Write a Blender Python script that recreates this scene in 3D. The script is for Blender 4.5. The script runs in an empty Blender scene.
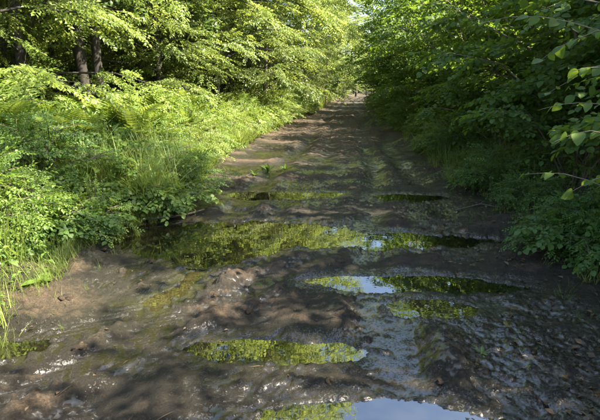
import bpy, math, random
import numpy as np
from mathutils import Vector, Matrix, Euler

R = math.radians
scene = bpy.context.scene
col = scene.collection

# ------------------------------------------------------------------ camera
F_PX, CX, CY = 470.0, 300.0, 210.0
CAM_H, PITCH, YAW = 1.6, R(14.55), R(6.3)
cam_d = bpy.data.cameras.new('camera')
cam_d.sensor_width = 36.0
cam_d.lens = F_PX / 600.0 * 36.0
cam_d.clip_start = 0.05
cam_d.clip_end = 3000
cam = bpy.data.objects.new('camera', cam_d)
col.objects.link(cam)
cam.location = (0, 0, CAM_H)
cam.rotation_euler = (math.pi / 2 - PITCH, 0, YAW)
scene.camera = cam
CAM_M = Euler((math.pi / 2 - PITCH, 0, YAW)).to_matrix()

# ------------------------------------------------------------------ world, sun, exposure
SUN_EL, SUN_AZ = R(50), R(97)          # azimuth clockwise from +Y (the way the road runs)
world = bpy.data.worlds.new('World')
scene.world = world
world.use_nodes = True
wn = world.node_tree.nodes
wl = world.node_tree.links
for n in list(wn):
    wn.remove(n)
wo = wn.new('ShaderNodeOutputWorld')
bg = wn.new('ShaderNodeBackground')
sky = wn.new('ShaderNodeTexSky')
sky.sky_type = 'NISHITA'
sky.sun_disc = False
sky.sun_elevation = SUN_EL
sky.sun_rotation = SUN_AZ
sky.air_density = 1.0
sky.dust_density = 2.0
sky.ozone_density = 0.6
bg.inputs['Strength'].default_value = 0.09
wl.new(sky.outputs[0], bg.inputs['Color'])
wl.new(bg.outputs[0], wo.inputs['Surface'])
sun_d = bpy.data.lights.new('sun', 'SUN')
sun_d.energy = 5.0
sun_d.angle = R(0.53)
sun_d.color = (1.0, 0.91, 0.74)
sun = bpy.data.objects.new('sun', sun_d)
col.objects.link(sun)
to_sun = Vector((math.cos(SUN_EL) * math.sin(SUN_AZ), math.cos(SUN_EL) * math.cos(SUN_AZ), math.sin(SUN_EL)))
sun.rotation_euler = to_sun.to_track_quat('Z', 'Y').to_euler()
sun.location = to_sun * 60
scene.view_settings.view_transform = 'Standard'
scene.view_settings.look = 'None'
scene.view_settings.gamma = 1
scene.view_settings.use_curve_mapping = False
scene.view_settings.exposure = 2.75
scene.render.engine = 'CYCLES'
scene.cycles.max_bounces = 8
scene.cycles.diffuse_bounces = 5
scene.cycles.glossy_bounces = 3
scene.cycles.transmission_bounces = 3
scene.cycles.caustics_reflective = False
scene.cycles.caustics_refractive = False
scene.cycles.use_denoising = True
scene.cycles.sample_clamp_indirect = 6.0


def ray(px, py):
    return CAM_M @ Vector(((px - CX) / F_PX, -(py - CY) / F_PX, -1.0))


def G(px, py, z=0.0):
    """point where the pixel's ray meets height z"""
    d = ray(px, py)
    t = (z - CAM_H) / d.z
    return Vector((d.x * t, d.y * t, z))


def AT(px, py, y):
    """point where the pixel's ray meets the plane at distance y down the road"""
    d = ray(px, py)
    t = y / d.y
    return Vector((d.x * t, y, CAM_H + d.z * t))


# ------------------------------------------------------------------ tagging
def tag(o, label=None, cat=None, group=None, kind=None):
    if label: o['label'] = label
    if cat: o['category'] = cat
    if group: o['group'] = group
    if kind: o['kind'] = kind
    return o


def empty(name, loc=(0, 0, 0), rz=0.0, sc=1.0):
    e = bpy.data.objects.new(name, None)
    e.location = loc
    e.rotation_euler = (0, 0, rz)
    e.scale = (sc, sc, sc) if not hasattr(sc, '__len__') else sc
    e.empty_display_size = 0.2
    col.objects.link(e)
    return e


def copy_tree(o, parent=None):
    c = o.copy()
    col.objects.link(c)
    if parent is not None:
        c.parent = parent
    for ch in list(o.children):
        copy_tree(ch, c)
    return c


# ------------------------------------------------------------------ numpy mesh helpers
class MB:
    def __init__(self):
        self.v, self.f, self.t, self.n = [], [], [], 0

    def add(self, V, F, T=None):
        V = np.asarray(V, np.float32).reshape(-1, 3)
        F = np.asarray(F, np.int32).reshape(-1, 3)
        if T is None:
            T = np.zeros(len(V), np.float32)
        elif np.isscalar(T):
            T = np.full(len(V), T, np.float32)
        self.v.append(V); self.f.append(F + self.n); self.t.append(np.asarray(T, np.float32))
        self.n += len(V)

    def arrays(self):
        return np.concatenate(self.v), np.concatenate(self.f), np.concatenate(self.t)

    def mesh(self, name, mat, smooth=True):
        V, F, T = self.arrays()
        return mesh_from(name, V, F, T, mat, smooth)

    def build(self, name, mat, parent=None, smooth=True):
        o = bpy.data.objects.new(name, self.mesh(name, mat, smooth))
        col.objects.link(o)
        if parent is not None:
            o.parent = parent
        return o


def mesh_from(name, V, F, T, mat, smooth=True, attrs=None):
    me = bpy.data.meshes.new(name)
    nv, nf = len(V), len(F)
    me.vertices.add(nv)
    me.vertices.foreach_set('co', np.ascontiguousarray(V, np.float32).ravel())
    me.loops.add(nf * 3)
    me.loops.foreach_set('vertex_index', np.ascontiguousarray(F, np.int32).ravel())
    me.polygons.add(nf)
    me.polygons.foreach_set('loop_start', np.arange(0, nf * 3, 3, dtype=np.int32))
    me.polygons.foreach_set('use_smooth', np.full(nf, bool(smooth)))
    if T is not None:
        a = me.attributes.new('tint', 'FLOAT', 'POINT')
        a.data.foreach_set('value', np.ascontiguousarray(T, np.float32))
    for k, arr in (attrs or {}).items():
        a = me.attributes.new(k, 'FLOAT', 'POINT')
        a.data.foreach_set('value', np.ascontiguousarray(arr, np.float32))
    me.update(calc_edges=True)
    me.validate()
    if mat is not None:
        me.materials.append(mat)
    return me


def norm(a):
    a = np.asarray(a, float)
    return a / np.maximum(np.linalg.norm(a, axis=-1, keepdims=True), 1e-9)


def frames(d, up):
    """rows of rotation matrices whose columns are side, along, normal"""
    d = norm(d)
    s = norm(np.cross(d, up))
    n = np.cross(s, d)
    return np.stack([s, d, n], axis=-1)          # (m,3,3)


def instance(mb, tv, tf, tt, Rm, S, P, T):
    """template (verts, tris, tint) placed m times"""
    m, k = len(P), len(tv)
    S = np.asarray(S, float)
    if S.ndim == 1:
        S = S[:, None]
    V = np.einsum('mij,mkj->mki', Rm, tv[None] * S[:, None, :]) + P[:, None, :]
    F = tf[None] + (np.arange(m) * k)[:, None, None]
    TT = tt[None] + T[:, None]
    mb.add(V.reshape(-1, 3), F.reshape(-1, 3), TT.reshape(-1))


def tube(mb, pts, rad, k=6, tint=0.0):
    pts = np.asarray(pts, float)
    n = len(pts)
    rad = np.broadcast_to(np.asarray(rad, float), (n,))
    d = norm(np.gradient(pts, axis=0))
    ref = np.array([0.13, 0.31, 0.94]) if abs(d[:, 2]).mean() < 0.8 else np.array([0.94, 0.31, 0.1])
    a = norm(np.cross(d, ref))
    b = np.cross(d, a)
    th = np.linspace(0, 2 * math.pi, k, endpoint=False)
    V = pts[:, None] + rad[:, None, None] * (np.cos(th)[None, :, None] * a[:, None] + np.sin(th)[None, :, None] * b[:, None])
    F = []
    for i in range(n - 1):
        for j in range(k):
            q0, q1 = i * k + j, i * k + (j + 1) % k
            F += [(q0, q1, q1 + k), (q0, q1 + k, q0 + k)]
    mb.add(V.reshape(-1, 3), F, tint)


# --- gradient noise in numpy
_prm = np.random.RandomState(5).permutation(1024)
_ga = np.random.RandomState(6).rand(1024) * 2 * math.pi
_GX, _GY = np.cos(_ga), np.sin(_ga)


def pnoise(x, y):
    xi, yi = np.floor(x).astype(int), np.floor(y).astype(int)
    xf, yf = x - xi, y - yi
    u = xf * xf * xf * (xf * (xf * 6 - 15) + 10)
    v = yf * yf * yf * (yf * (yf * 6 - 15) + 10)

    def g(ix, iy, dx, dy):
        h = _prm[(_prm[ix & 1023] + iy) & 1023]
        return _GX[h] * dx + _GY[h] * dy
    a = g(xi, yi, xf, yf); b = g(xi + 1, yi, xf - 1, yf)
    c = g(xi, yi + 1, xf, yf - 1); d = g(xi + 1, yi + 1, xf - 1, yf - 1)
    return (a + u * (b - a)) * (1 - v) + (c + u * (d - c)) * v


def fbm(x, y, f, octv=4, gain=0.5):
    s, a = 0.0, 1.0
    for i in range(octv):
        s = s + a * pnoise(x * f + 17.3 * i, y * f - 9.1 * i)
        a *= gain; f *= 2.03
    return s


def sstep(a, b, x):
    t = np.clip((x - a) / (b - a), 0, 1)
    return t * t * (3 - 2 * t)


# ------------------------------------------------------------------ materials
def new_mat(name):
    m = bpy.data.materials.new(name)
    m.use_nodes = True
    nt = m.node_tree
    for n in list(nt.nodes):
        nt.nodes.remove(n)
    out = nt.nodes.new('ShaderNodeOutputMaterial')
    return m, nt, out


def ramp(nt, stops, src):
    r = nt.nodes.new('ShaderNodeValToRGB')
    e = r.color_ramp.elements
    while len(e) < len(stops):
        e.new(0.5)
    for i, (p, c) in enumerate(stops):
        e[i].position = p
        e[i].color = (*c, 1) if len(c) == 3 else c
    nt.links.new(src, r.inputs[0])
    return r.outputs[0]


def leaf_mat(name, dark, light, glow, mix=0.42, rough=0.42, spread=0.16, spec=0.4):
    m, nt, out = new_mat(name)
    at = nt.nodes.new('ShaderNodeAttribute'); at.attribute_name = 'tint'
    oi = nt.nodes.new('ShaderNodeObjectInfo')
    ma = nt.nodes.new('ShaderNodeMath'); ma.operation = 'MULTIPLY_ADD'
    ma.inputs[1].default_value = spread; ma.inputs[2].default_value = -spread / 2
    nt.links.new(oi.outputs['Random'], ma.inputs[0])
    ad = nt.nodes.new('ShaderNodeMath'); ad.operation = 'ADD'
    nt.links.new(at.outputs['Fac'], ad.inputs[0]); nt.links.new(ma.outputs[0], ad.inputs[1])
    mid = tuple((a + b) / 2 for a, b in zip(dark, light))
    c1 = ramp(nt, [(0.0, dark), (0.5, mid), (1.0, light)], ad.outputs[0])
    g0 = tuple(g * 0.55 for g in glow)
    c2 = ramp(nt, [(0.0, g0), (1.0, glow)], ad.outputs[0])
    p = nt.nodes.new('ShaderNodeBsdfPrincipled')
    p.inputs['Roughness'].default_value = rough
    p.inputs['Specular IOR Level'].default_value = spec
    nt.links.new(c1, p.inputs['Base Color'])
    t = nt.nodes.new('ShaderNodeBsdfTranslucent')
    nt.links.new(c2, t.inputs['Color'])
    x = nt.nodes.new('ShaderNodeMixShader'); x.inputs[0].default_value = mix
    nt.links.new(p.outputs[0], x.inputs[1]); nt.links.new(t.outputs[0], x.inputs[2])
    nt.links.new(x.outputs[0], out.inputs['Surface'])
    return m


def bark_mat(name, c0, c1, scale=14, stretch=0.18, bump=0.6):
    m, nt, out = new_mat(name)
    tc = nt.nodes.new('ShaderNodeTexCoord')
    mp = nt.nodes.new('ShaderNodeMapping'); mp.inputs['Scale'].default_value = (1, 1, stretch)
    nt.links.new(tc.outputs['Object'], mp.inputs[0])
    n = nt.nodes.new('ShaderNodeTexNoise'); n.inputs['Scale'].default_value = scale; n.inputs['Detail'].default_value = 7
    nt.links.new(mp.outputs[0], n.inputs['Vector'])
    c = ramp(nt, [(0.3, c0), (0.7, c1)], n.outputs['Fac'])
    p = nt.nodes.new('ShaderNodeBsdfPrincipled'); p.inputs['Roughness'].default_value = 0.85
    nt.links.new(c, p.inputs['Base Color'])
    b = nt.nodes.new('ShaderNodeBump'); b.inputs['Strength'].default_value = bump; b.inputs['Distance'].default_value = 0.02
    nt.links.new(n.outputs['Fac'], b.inputs['Height']); nt.links.new(b.outputs[0], p.inputs['Normal'])
    nt.links.new(p.outputs[0], out.inputs['Surface'])
    return m


MAT = {}
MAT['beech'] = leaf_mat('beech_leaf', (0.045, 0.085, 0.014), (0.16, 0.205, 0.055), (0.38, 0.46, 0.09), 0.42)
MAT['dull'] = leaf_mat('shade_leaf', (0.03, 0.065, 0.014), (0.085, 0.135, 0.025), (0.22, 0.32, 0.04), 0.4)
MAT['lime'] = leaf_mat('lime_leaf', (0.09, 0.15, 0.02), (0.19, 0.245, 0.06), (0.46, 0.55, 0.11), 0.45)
MAT['hazel'] = leaf_mat('hazel_leaf', (0.034, 0.072, 0.017), (0.09, 0.145, 0.028), (0.24, 0.37, 0.035), 0.42, 0.5, spec=0.22)
MAT['herb'] = leaf_mat('herb_leaf', (0.05, 0.10, 0.018), (0.13, 0.20, 0.035), (0.34, 0.46, 0.06), 0.42, 0.5)
MAT['nettle'] = leaf_mat('nettle_leaf', (0.035, 0.085, 0.018), (0.085, 0.15, 0.028), (0.22, 0.34, 0.04), 0.38, 0.5)
MAT['fern'] = leaf_mat('fern_leaf', (0.07, 0.13, 0.018), (0.17, 0.23, 0.04), (0.40, 0.50, 0.07), 0.42, 0.5)
MAT['grass'] = leaf_mat('grass_blade', (0.06, 0.11, 0.018), (0.20, 0.25, 0.06), (0.42, 0.50, 0.09), 0.42, 0.45)
MAT['litter'] = leaf_mat('dead_leaf', (0.035, 0.022, 0.012), (0.11, 0.07, 0.036), (0.10, 0.06, 0.02), 0.15, 0.6)
MAT['bark'] = bark_mat('tree_bark', (0.009, 0.0075, 0.006), (0.036, 0.030, 0.023))
MAT['bark_pale'] = bark_mat('stem_bark', (0.07, 0.055, 0.035), (0.19, 0.155, 0.105), 22, 0.3, 0.3)
MAT['twig'] = bark_mat('dead_wood', (0.035, 0.028, 0.02), (0.12, 0.095, 0.07), 30, 0.5, 0.4)
MAT['straw'] = bark_mat('dry_straw', (0.25, 0.2, 0.09), (0.42, 0.36, 0.18), 30, 0.3, 0.1)


def mud_mat():
    m, nt, out = new_mat('wet_mud')
    L = nt.links.new
    geo = nt.nodes.new('ShaderNodeNewGeometry')
    wet = nt.nodes.new('ShaderNodeAttribute'); wet.attribute_name = 'wet'
    gr = nt.nodes.new('ShaderNodeAttribute'); gr.attribute_name = 'algae'

    def noise(scale, detail=6, rough=0.6):
        n = nt.nodes.new('ShaderNodeTexNoise')
        n.inputs['Scale'].default_value = scale; n.inputs['Detail'].default_value = detail; n.inputs['Roughness'].default_value = rough
        L(geo.outputs['Position'], n.inputs['Vector'])
        return n.outputs['Fac']

    def math_(op, a, b=None, clamp=False):
        n = nt.nodes.new('ShaderNodeMath'); n.operation = op; n.use_clamp = clamp
        for i, s in enumerate((a, b)):
            if s is None: continue
            if isinstance(s, (int, float)): n.inputs[i].default_value = s
            else: L(s, n.inputs[i])
        return n.outputs[0]
    nbig, nmid, nfine, ngrit = noise(2.2), noise(17, 8, 0.7), noise(85, 6, 0.72), noise(300, 3, 0.6)
    # wetness: the mesh says where the low wet ground lies, noise breaks its edge
    w = math_('ADD', wet.outputs['Fac'], math_('MULTIPLY', math_('SUBTRACT', nmid, 0.5), 0.8))
    w = math_('ADD', w, math_('MULTIPLY', math_('SUBTRACT', nbig, 0.5), 0.9), True)
    dry = ramp(nt, [(0.3, (0.031, 0.022, 0.014)), (0.5, (0.070, 0.050, 0.032)), (0.72, (0.155, 0.113, 0.073))], nfine)
    wetc = ramp(nt, [(0.35, (0.006, 0.005, 0.0036)), (0.65, (0.022, 0.018, 0.0125))], nfine)
    mx = nt.nodes.new('ShaderNodeMix'); mx.data_type = 'RGBA'
    L(ramp(nt, [(0.22, (0,) * 3), (0.62, (1,) * 3)], w), mx.inputs['Factor']); L(dry, mx.inputs['A']); L(wetc, mx.inputs['B'])
    spk = ramp(nt, [(0.35, (0.55, 0.53, 0.5)), (0.7, (1.3, 1.25, 1.15))], ngrit)
    mul = nt.nodes.new('ShaderNodeMix'); mul.data_type = 'RGBA'; mul.blend_type = 'MULTIPLY'; mul.inputs['Factor'].default_value = 0.8
    L(mx.outputs['Result'], mul.inputs['A']); L(spk, mul.inputs['B'])
    al = nt.nodes.new('ShaderNodeMix'); al.data_type = 'RGBA'
    L(math_('MULTIPLY', gr.outputs['Fac'], math_('MULTIPLY', nmid, 1.3, True)), al.inputs['Factor'])
    L(mul.outputs['Result'], al.inputs['A']); al.inputs['B'].default_value = (0.085, 0.10, 0.022, 1)
    p = nt.nodes.new('ShaderNodeBsdfPrincipled')
    L(al.outputs['Result'], p.inputs['Base Color'])
    # a thin film of water fills the hollows between the crumbs, higher where the mud is wetter
    crumb = math_('ADD', math_('MULTIPLY', nfine, 0.8), math_('MULTIPLY', ngrit, 0.2))
    level = math_('ADD', math_('MULTIPLY', w, 0.38), 0.15)
    fa = nt.nodes.new('ShaderNodeAttribute'); fa.attribute_name = 'film'
    micro = math_('MULTIPLY', math_('MULTIPLY', math_('SUBTRACT', level, crumb), 22.0, True), 0.7)
    film = math_('MAXIMUM', micro, fa.outputs['Fac'], True)
    rr = ramp(nt, [(0.3, (0.9,) * 3), (0.8, (0.42,) * 3)], w)
    fr = nt.nodes.new('ShaderNodeMix'); fr.data_type = 'RGBA'
    L(film, fr.inputs['Factor']); L(rr, fr.inputs['A']); fr.inputs['B'].default_value = (0.10, 0.10, 0.10, 1)
    L(fr.outputs['Result'], p.inputs['Roughness'])
    sp = ramp(nt, [(0.0, (0.3,) * 3), (1.0, (1.0,) * 3)], film)
    L(sp, p.inputs['Specular IOR Level'])
    p.inputs['IOR'].default_value = 1.5
    hgt = math_('ADD', math_('MAXIMUM', crumb, level), math_('MULTIPLY', nmid, 0.18))
    b = nt.nodes.new('ShaderNodeBump'); b.inputs['Strength'].default_value = 1.0; b.inputs['Distance'].default_value = 0.022
    L(math_('SUBTRACT', 1.0, math_('MULTIPLY', fa.outputs['Fac'], 0.62)), b.inputs['Strength'])
    L(hgt, b.inputs['Height']); L(b.outputs[0], p.inputs['Normal'])
    L(p.outputs[0], out.inputs['Surface'])
    return m


def soil_mat():
    m, nt, out = new_mat('forest_soil')
    L = nt.links.new
    geo = nt.nodes.new('ShaderNodeNewGeometry')
    n = nt.nodes.new('ShaderNodeTexNoise'); n.inputs['Scale'].default_value = 9; n.inputs['Detail'].default_value = 9
    L(geo.outputs['Position'], n.inputs['Vector'])
    v = nt.nodes.new('ShaderNodeTexNoise'); v.inputs['Scale'].default_value = 0.6; v.inputs['Detail'].default_value = 4
    L(geo.outputs['Position'], v.inputs['Vector'])
    c = ramp(nt, [(0.3, (0.022, 0.016, 0.010)), (0.55, (0.06, 0.042, 0.024)), (0.75, (0.10, 0.07, 0.04))], n.outputs['Fac'])
    gm = nt.nodes.new('ShaderNodeMix'); gm.data_type = 'RGBA'
    gf = ramp(nt, [(0.45, (0, 0, 0)), (0.65, (0.6,) * 3)], v.outputs['Fac'])
    L(gf, gm.inputs['Factor']); L(c, gm.inputs['A']); gm.inputs['B'].default_value = (0.035, 0.055, 0.014, 1)
    p = nt.nodes.new('ShaderNodeBsdfPrincipled'); p.inputs['Roughness'].default_value = 0.9
    L(gm.outputs['Result'], p.inputs['Base Color'])
    b = nt.nodes.new('ShaderNodeBump'); b.inputs['Distance'].default_value = 0.03
    L(n.outputs['Fac'], b.inputs['Height']); L(b.outputs[0], p.inputs['Normal'])
    L(p.outputs[0], out.inputs['Surface'])
    return m


def water_mat(name, c, ior=1.75, ripple=0.0006, rough=0.015):
    m, nt, out = new_mat(name)
    L = nt.links.new
    geo = nt.nodes.new('ShaderNodeNewGeometry')
    n = nt.nodes.new('ShaderNodeTexNoise'); n.inputs['Scale'].default_value = 7; n.inputs['Detail'].default_value = 2
    L(geo.outputs['Position'], n.inputs['Vector'])
    cc = ramp(nt, [(0.3, tuple(x * 0.8 for x in c)), (0.7, tuple(x * 1.25 for x in c))], n.outputs['Fac'])
    p = nt.nodes.new('ShaderNodeBsdfPrincipled')
    L(cc, p.inputs['Base Color'])
    p.inputs['Roughness'].default_value = rough
    p.inputs['IOR'].default_value = ior
    b = nt.nodes.new('ShaderNodeBump'); b.inputs['Strength'].default_value = 1.0; b.inputs['Distance'].default_value = ripple
    L(n.outputs['Fac'], b.inputs['Height']); L(b.outputs[0], p.inputs['Normal'])
    L(p.outputs[0], out.inputs['Surface'])
    return m


MAT['mud'] = mud_mat()
MAT['soil'] = soil_mat()
MAT['water'] = water_mat('puddle_water', (0.007, 0.0065, 0.0035), 2.7)
MAT['water_brown'] = water_mat('murky_water', (0.022, 0.017, 0.008), 2.0, 0.0012)

# ------------------------------------------------------------------ the lie of the land
_le = [(0, 322), (55, 276), (100, 234), (150, 219), (203, 186), (212, 166), (262, 137), (298, 119), (322, 109)]
_lp = [G(*p) for p in _le]
LE_Y = np.array([-20, 1.5] + [p.y for p in _lp] + [60, 300])
LE_X = np.array([-2.3, -2.25] + [p.x for p in _lp] + [-2.5, -2.5])
RE_Y = np.array([-20, 2, 3.5, 5, 8, 14, 25, 60, 300.0])
RE_X = np.array([2.1, 2.05, 1.95, 1.85, 1.8, 1.8, 1.7, 1.6, 1.6])


def bend(y):
    return 0.0011 * np.maximum(np.asarray(y, float) - 45, 0) ** 2


def left_edge(y):
    return np.interp(y, LE_Y, LE_X) + bend(y)


def right_edge(y):
    return np.interp(y, RE_Y, RE_X) + bend(y)


def bank(x, y):
    """height of the ground beside the road"""
    x = np.asarray(x, float); y = np.asarray(y, float)
    dl = left_edge(y) - x
    dr = x - right_edge(y)
    h = 0.50 * sstep(0.0, 2.0, dl) + 0.22 * sstep(0.0, 1.6, dr)
    off = np.maximum(np.maximum(dl, dr), 0)
    h = h + 0.10 * fbm(x, y, 0.35, 3) * sstep(0, 1.5, off) + 0.012 * np.minimum(off, 20)
    return h


# puddles: outline pixels, water level, label
PUD = [
    ([(113, 236), (122, 228), (160, 224), (205, 222), (270, 222), (335, 225), (352, 232), (400, 233), (450, 236), (512, 241), (470, 247),
      (420, 248), (352, 249), (318, 248), (275, 251), (245, 262), (205, 266), (165, 262), (140, 256), (118, 247)], -0.030, 'water',
     'long wide puddle across the middle of the track mirroring bright green leaves'),
    ([(302, 282), (330, 277), (400, 275), (450, 277), (500, 284), (532, 289), (500, 293), (430, 294), (380, 294), (335, 289)], -0.034, 'water',
     'long narrow dark puddle right of centre below the widest puddle'),
    ([(384, 305), (405, 300), (440, 300), (470, 304), (484, 309), (470, 316), (430, 319), (395, 315)], -0.030, 'water_brown',
     'small oval murky brown puddle just below the long narrow dark puddle'),
    ([(183, 350), (200, 342), (250, 340), (300, 342), (345, 345), (374, 351), (360, 360), (320, 365), (270, 364), (215, 359)], -0.032, 'water',
     'oval puddle reflecting green leaves and a patch of pale sky'),
    ([(262, 412), (300, 404), (380, 402), (450, 406), (495, 417), (520, 432), (480, 445), (380, 450), (280, 440), (255, 425)], -0.034, 'water',
     'puddle reflecting pale sky, cut off by the bottom edge of the photo'),
    ([(222, 196), (240, 192), (290, 192), (345, 193), (330, 198), (290, 200), (245, 200)], -0.026, 'water',
     'thin yellow green puddle lying beyond the widest puddle, on the grassy side'),
    ([(372, 196), (400, 194), (440, 196), (455, 199), (420, 202), (385, 201)], -0.026, 'water',
     'thin dark puddle lying beyond the widest puddle, toward the hazel bushes'),
    ([(-60, 352), (-20, 342), (30, 338), (58, 345), (40, 353), (0, 358), (-50, 362)], -0.030, 'water',
     'bright green puddle at the left edge of the photo'),
    ([(134, 308), (150, 300), (172, 285), (186, 272), (200, 270), (192, 284), (176, 300), (158, 312)], -0.040, 'water_brown',
     'slim greenish puddle lying in a slanting wheel rut'),
]


def sdf(px, py, poly):
    d = np.full(px.shape, 1e9); inside = np.zeros(px.shape, bool)
    n = len(poly)
    for i in range(n):
        ax, ay = poly[i]; bx, by = poly[(i + 1) % n]
        ex, ey = bx - ax, by - ay
        wx, wy = px - ax, py - ay
        t = np.clip((wx * ex + wy * ey) / (ex * ex + ey * ey), 0, 1)
        d = np.minimum(d, (wx - ex * t) ** 2 + (wy - ey * t) ** 2)
        c = ((ay > py) != (by > py)) & (px < (bx - ax) * (py - ay) / (by - ay + 1e-12) + ax)
        inside ^= c
    return np.where(inside, -1, 1) * np.sqrt(d)


POLY = [[tuple(G(px, py, lv).xy) for px, py in pl] for pl, lv, _, _ in PUD]


def rut(x, y, xc, w, depth, wob=0.12, ph=0.0):
    c = xc + wob * np.sin(y * 0.55 + ph) + 0.10 * pnoise(y * 0.8 + ph * 7, y * 0 + ph)
    d = (x - c) / w
    g = np.exp(-d * d)
    sh = np.exp(-(np.abs(d) - 1.75) ** 2 / 0.35)
    return -depth * g + 0.55 * depth * sh, g


def road_height(x, y):
    """height of the mud, how wet it is and where green film lies"""
    wx = x + 0.10 * fbm(x, y, 1.3, 3); wy = y + 0.10 * fbm(x + 40, y, 1.3, 3)
    h = 0.030 * fbm(wx, wy, 0.55, 2) + 0.022 * fbm(wx, wy, 1.7, 3)
    churn = sstep(-0.25, 0.35, fbm(x + 9, y + 3, 0.8, 2))
    nearw = 1 - sstep(8, 18, y)
    # churned clods: rounded lumps parted by creases, at three sizes
    vx, vy = wx + 0.03 * fbm(x, y, 6.0, 2), wy + 0.03 * fbm(x + 11, y, 6.0, 2)
    amp = 0.45 + 0.85 * churn
    det = amp * (0.038 * (np.abs(pnoise(vx * 6.5, vy * 6.5)) - 0.22) + 0.034 * (np.abs(pnoise(vx * 15 + 7, vy * 15)) - 0.22))
    det = det + amp * 0.028 * nearw * (np.abs(pnoise(vx * 31, vy * 31 + 5)) - 0.22) + 0.012 * fbm(wx, wy, 4.0, 3, 0.6)
    det = det + 0.020 * churn * nearw * np.clip(fbm(wx + 3, wy, 6.0, 3, 0.6) - 0.1, 0, 1)
    gsum = np.zeros_like(x)
    for xc, w, dp, wob, ph in ((-1.45, 0.18, 0.070, 0.12, 0.4), (0.35, 0.18, 0.062, 0.14, 2.2), (-0.75, 0.16, 0.035, 0.2, 1.1), (1.05, 0.17, 0.035, 0.16, 4.0)):
        r, g = rut(x, y, xc + bend(y), w, dp, wob, ph)
        k = 0.45 + 0.9 * sstep(-0.3, 0.4, pnoise(x * 0 + xc * 9, y * 0.5))
        h += r * k
        gsum = np.maximum(gsum, g * k)
    # a slanting pair of ruts swinging out to the left near the camera
    for off in (0.0, 0.42):
        xs = -0.85 - off + 0.62 * (y - 3.6)
        d = (x - xs) / 0.16
        g = np.exp(-d * d) * sstep(1.2, 2.0, y) * (1 - sstep(4.0, 4.9, y))
        sh = np.exp(-(np.abs(d) - 1.7) ** 2 / 0.3) * sstep(1.2, 2.0, y) * (1 - sstep(4.0, 4.9, y))
        h += -0.05 * g + 0.034 * sh
        tr = np.sin((y + 0.9 * np.abs(x - xs)) * 62)
        det = det * (1 - 0.5 * g) + 0.015 * tr * g
        gsum = np.maximum(gsum, g)
    tr = np.sin((y + 0.6 * np.abs(x % 0.36 - 0.18)) * 58 + 3 * fbm(x, y, 0.9, 2))
    det = det + 0.008 * tr * np.clip(gsum, 0, 1) * (0.3 + 0.7 * churn) * nearw
    # edges rise to the verge
    dl = x - left_edge(y); dr = right_edge(y) - x
    e = np.minimum(dl, dr)
    h += 0.06 * (1 - sstep(0.0, 0.7, e))
    h += np.where(e < 0, bank(x, y) * 0.9, 0)
    wet = 0.80 - h * 3.5 + 0.75 * fbm(x * 0.8 + 5, y * 1.5 - 8, 0.75, 3)
    wet *= 0.25 + 0.75 * (1 - sstep(9.5, 17, y) * 0.6)
    alg = np.zeros_like(x)
    base = h.copy()
    best = np.full(x.shape, 1e9)
    lvl = np.zeros_like(x)
    murk = np.zeros_like(x)
    for (pl, lv, mt, _), poly in zip(PUD, POLY):
        a = np.array(poly); c0 = a.min(0) - 0.7; c1 = a.max(0) + 0.7
        m = (x > c0[0]) & (x < c1[0]) & (y > c0[1]) & (y < c1[1])
        if not m.any():
            continue
        X, Y = x[m], y[m]
        k = 0.16 * min(1.0, 0.3 + (c1[1] - c0[1] - 1.4) * 0.45)
        s = sdf(X + k * fbm(X, Y, 2.6, 4), Y + k * fbm(X - 7, Y, 2.6, 4), poly)
        b = best[m]; q = s < b
        best[m] = np.where(q, s, b)
        l_ = lvl[m]; lvl[m] = np.where(q, lv, l_)
        u_ = murk[m]; murk[m] = np.where(q, 0.2 if mt == 'water_brown' else 0.05, u_)
    wet = np.clip(np.maximum(wet, 1.05 * (1 - sstep(0.04, 0.42, best))), 0, 1.15)
    near = best < 0.5
    bl = sstep(0.0, 0.34, best)
    low = np.where(near, base * bl + (lvl + 0.009) * (1 - bl), base)
    raw = low + det
    pool = low - 0.033 + 0.032 * np.minimum(wet, 0.93) + 0.009 * nearw * fbm(x + 2, y, 19.0, 3, 0.7)      # where standing water fills the creases
    pool = np.where(near, pool * bl + (lvl + 0.0015) * (1 - bl), pool)
    film = sstep(-0.003, 0.003, pool - raw) * sstep(0.35, 0.6, wet)
    h = np.where(film > 0, np.maximum(raw, np.minimum(pool, raw + 0.05)), raw)
    h = np.where(best < 0.45, np.maximum(h, lvl + 0.001), h)
    inn = np.minimum(lvl - 0.055 * sstep(-0.01, 0.16, -best) + 0.6 * np.clip(det, -0.05, 0.05) * (1 - sstep(0.0, 0.12, -best)), lvl - 0.003)
    h = np.where(best < 0, inn, h)
    wet = wet - np.clip(det, -0.03, 0.05) * 9.0
    alg = murk * np.exp(-np.maximum(best, 0) / 0.10) * near
    # soft green film in the left-hand wet hollow
    gx, gy = G(118, 300).xy
    alg = np.maximum(alg, 0.08 * np.exp(-((x - gx) ** 2 / 0.30 + (y - gy) ** 2 / 0.5)))
    return h, np.clip(wet, 0, 1.2), np.clip(alg, 0, 1), film


# ------------------------------------------------------------------ ground and road
def grid_mesh(name, xs2d, ys2d, Z, mat, attrs=None):
    r, c = xs2d.shape
    V = np.stack([xs2d, ys2d, Z], -1).reshape(-1, 3)
    i = (np.arange(r - 1)[:, None] * c + np.arange(c - 1)[None, :]).ravel()
    F = np.concatenate([np.stack([i, i + 1, i + c + 1], 1), np.stack([i, i + c + 1, i + c], 1)])
    me = mesh_from(name, V, F, None, mat, True, attrs)
    o = bpy.data.objects.new(name, me)
    col.objects.link(o)
    return o


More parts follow.
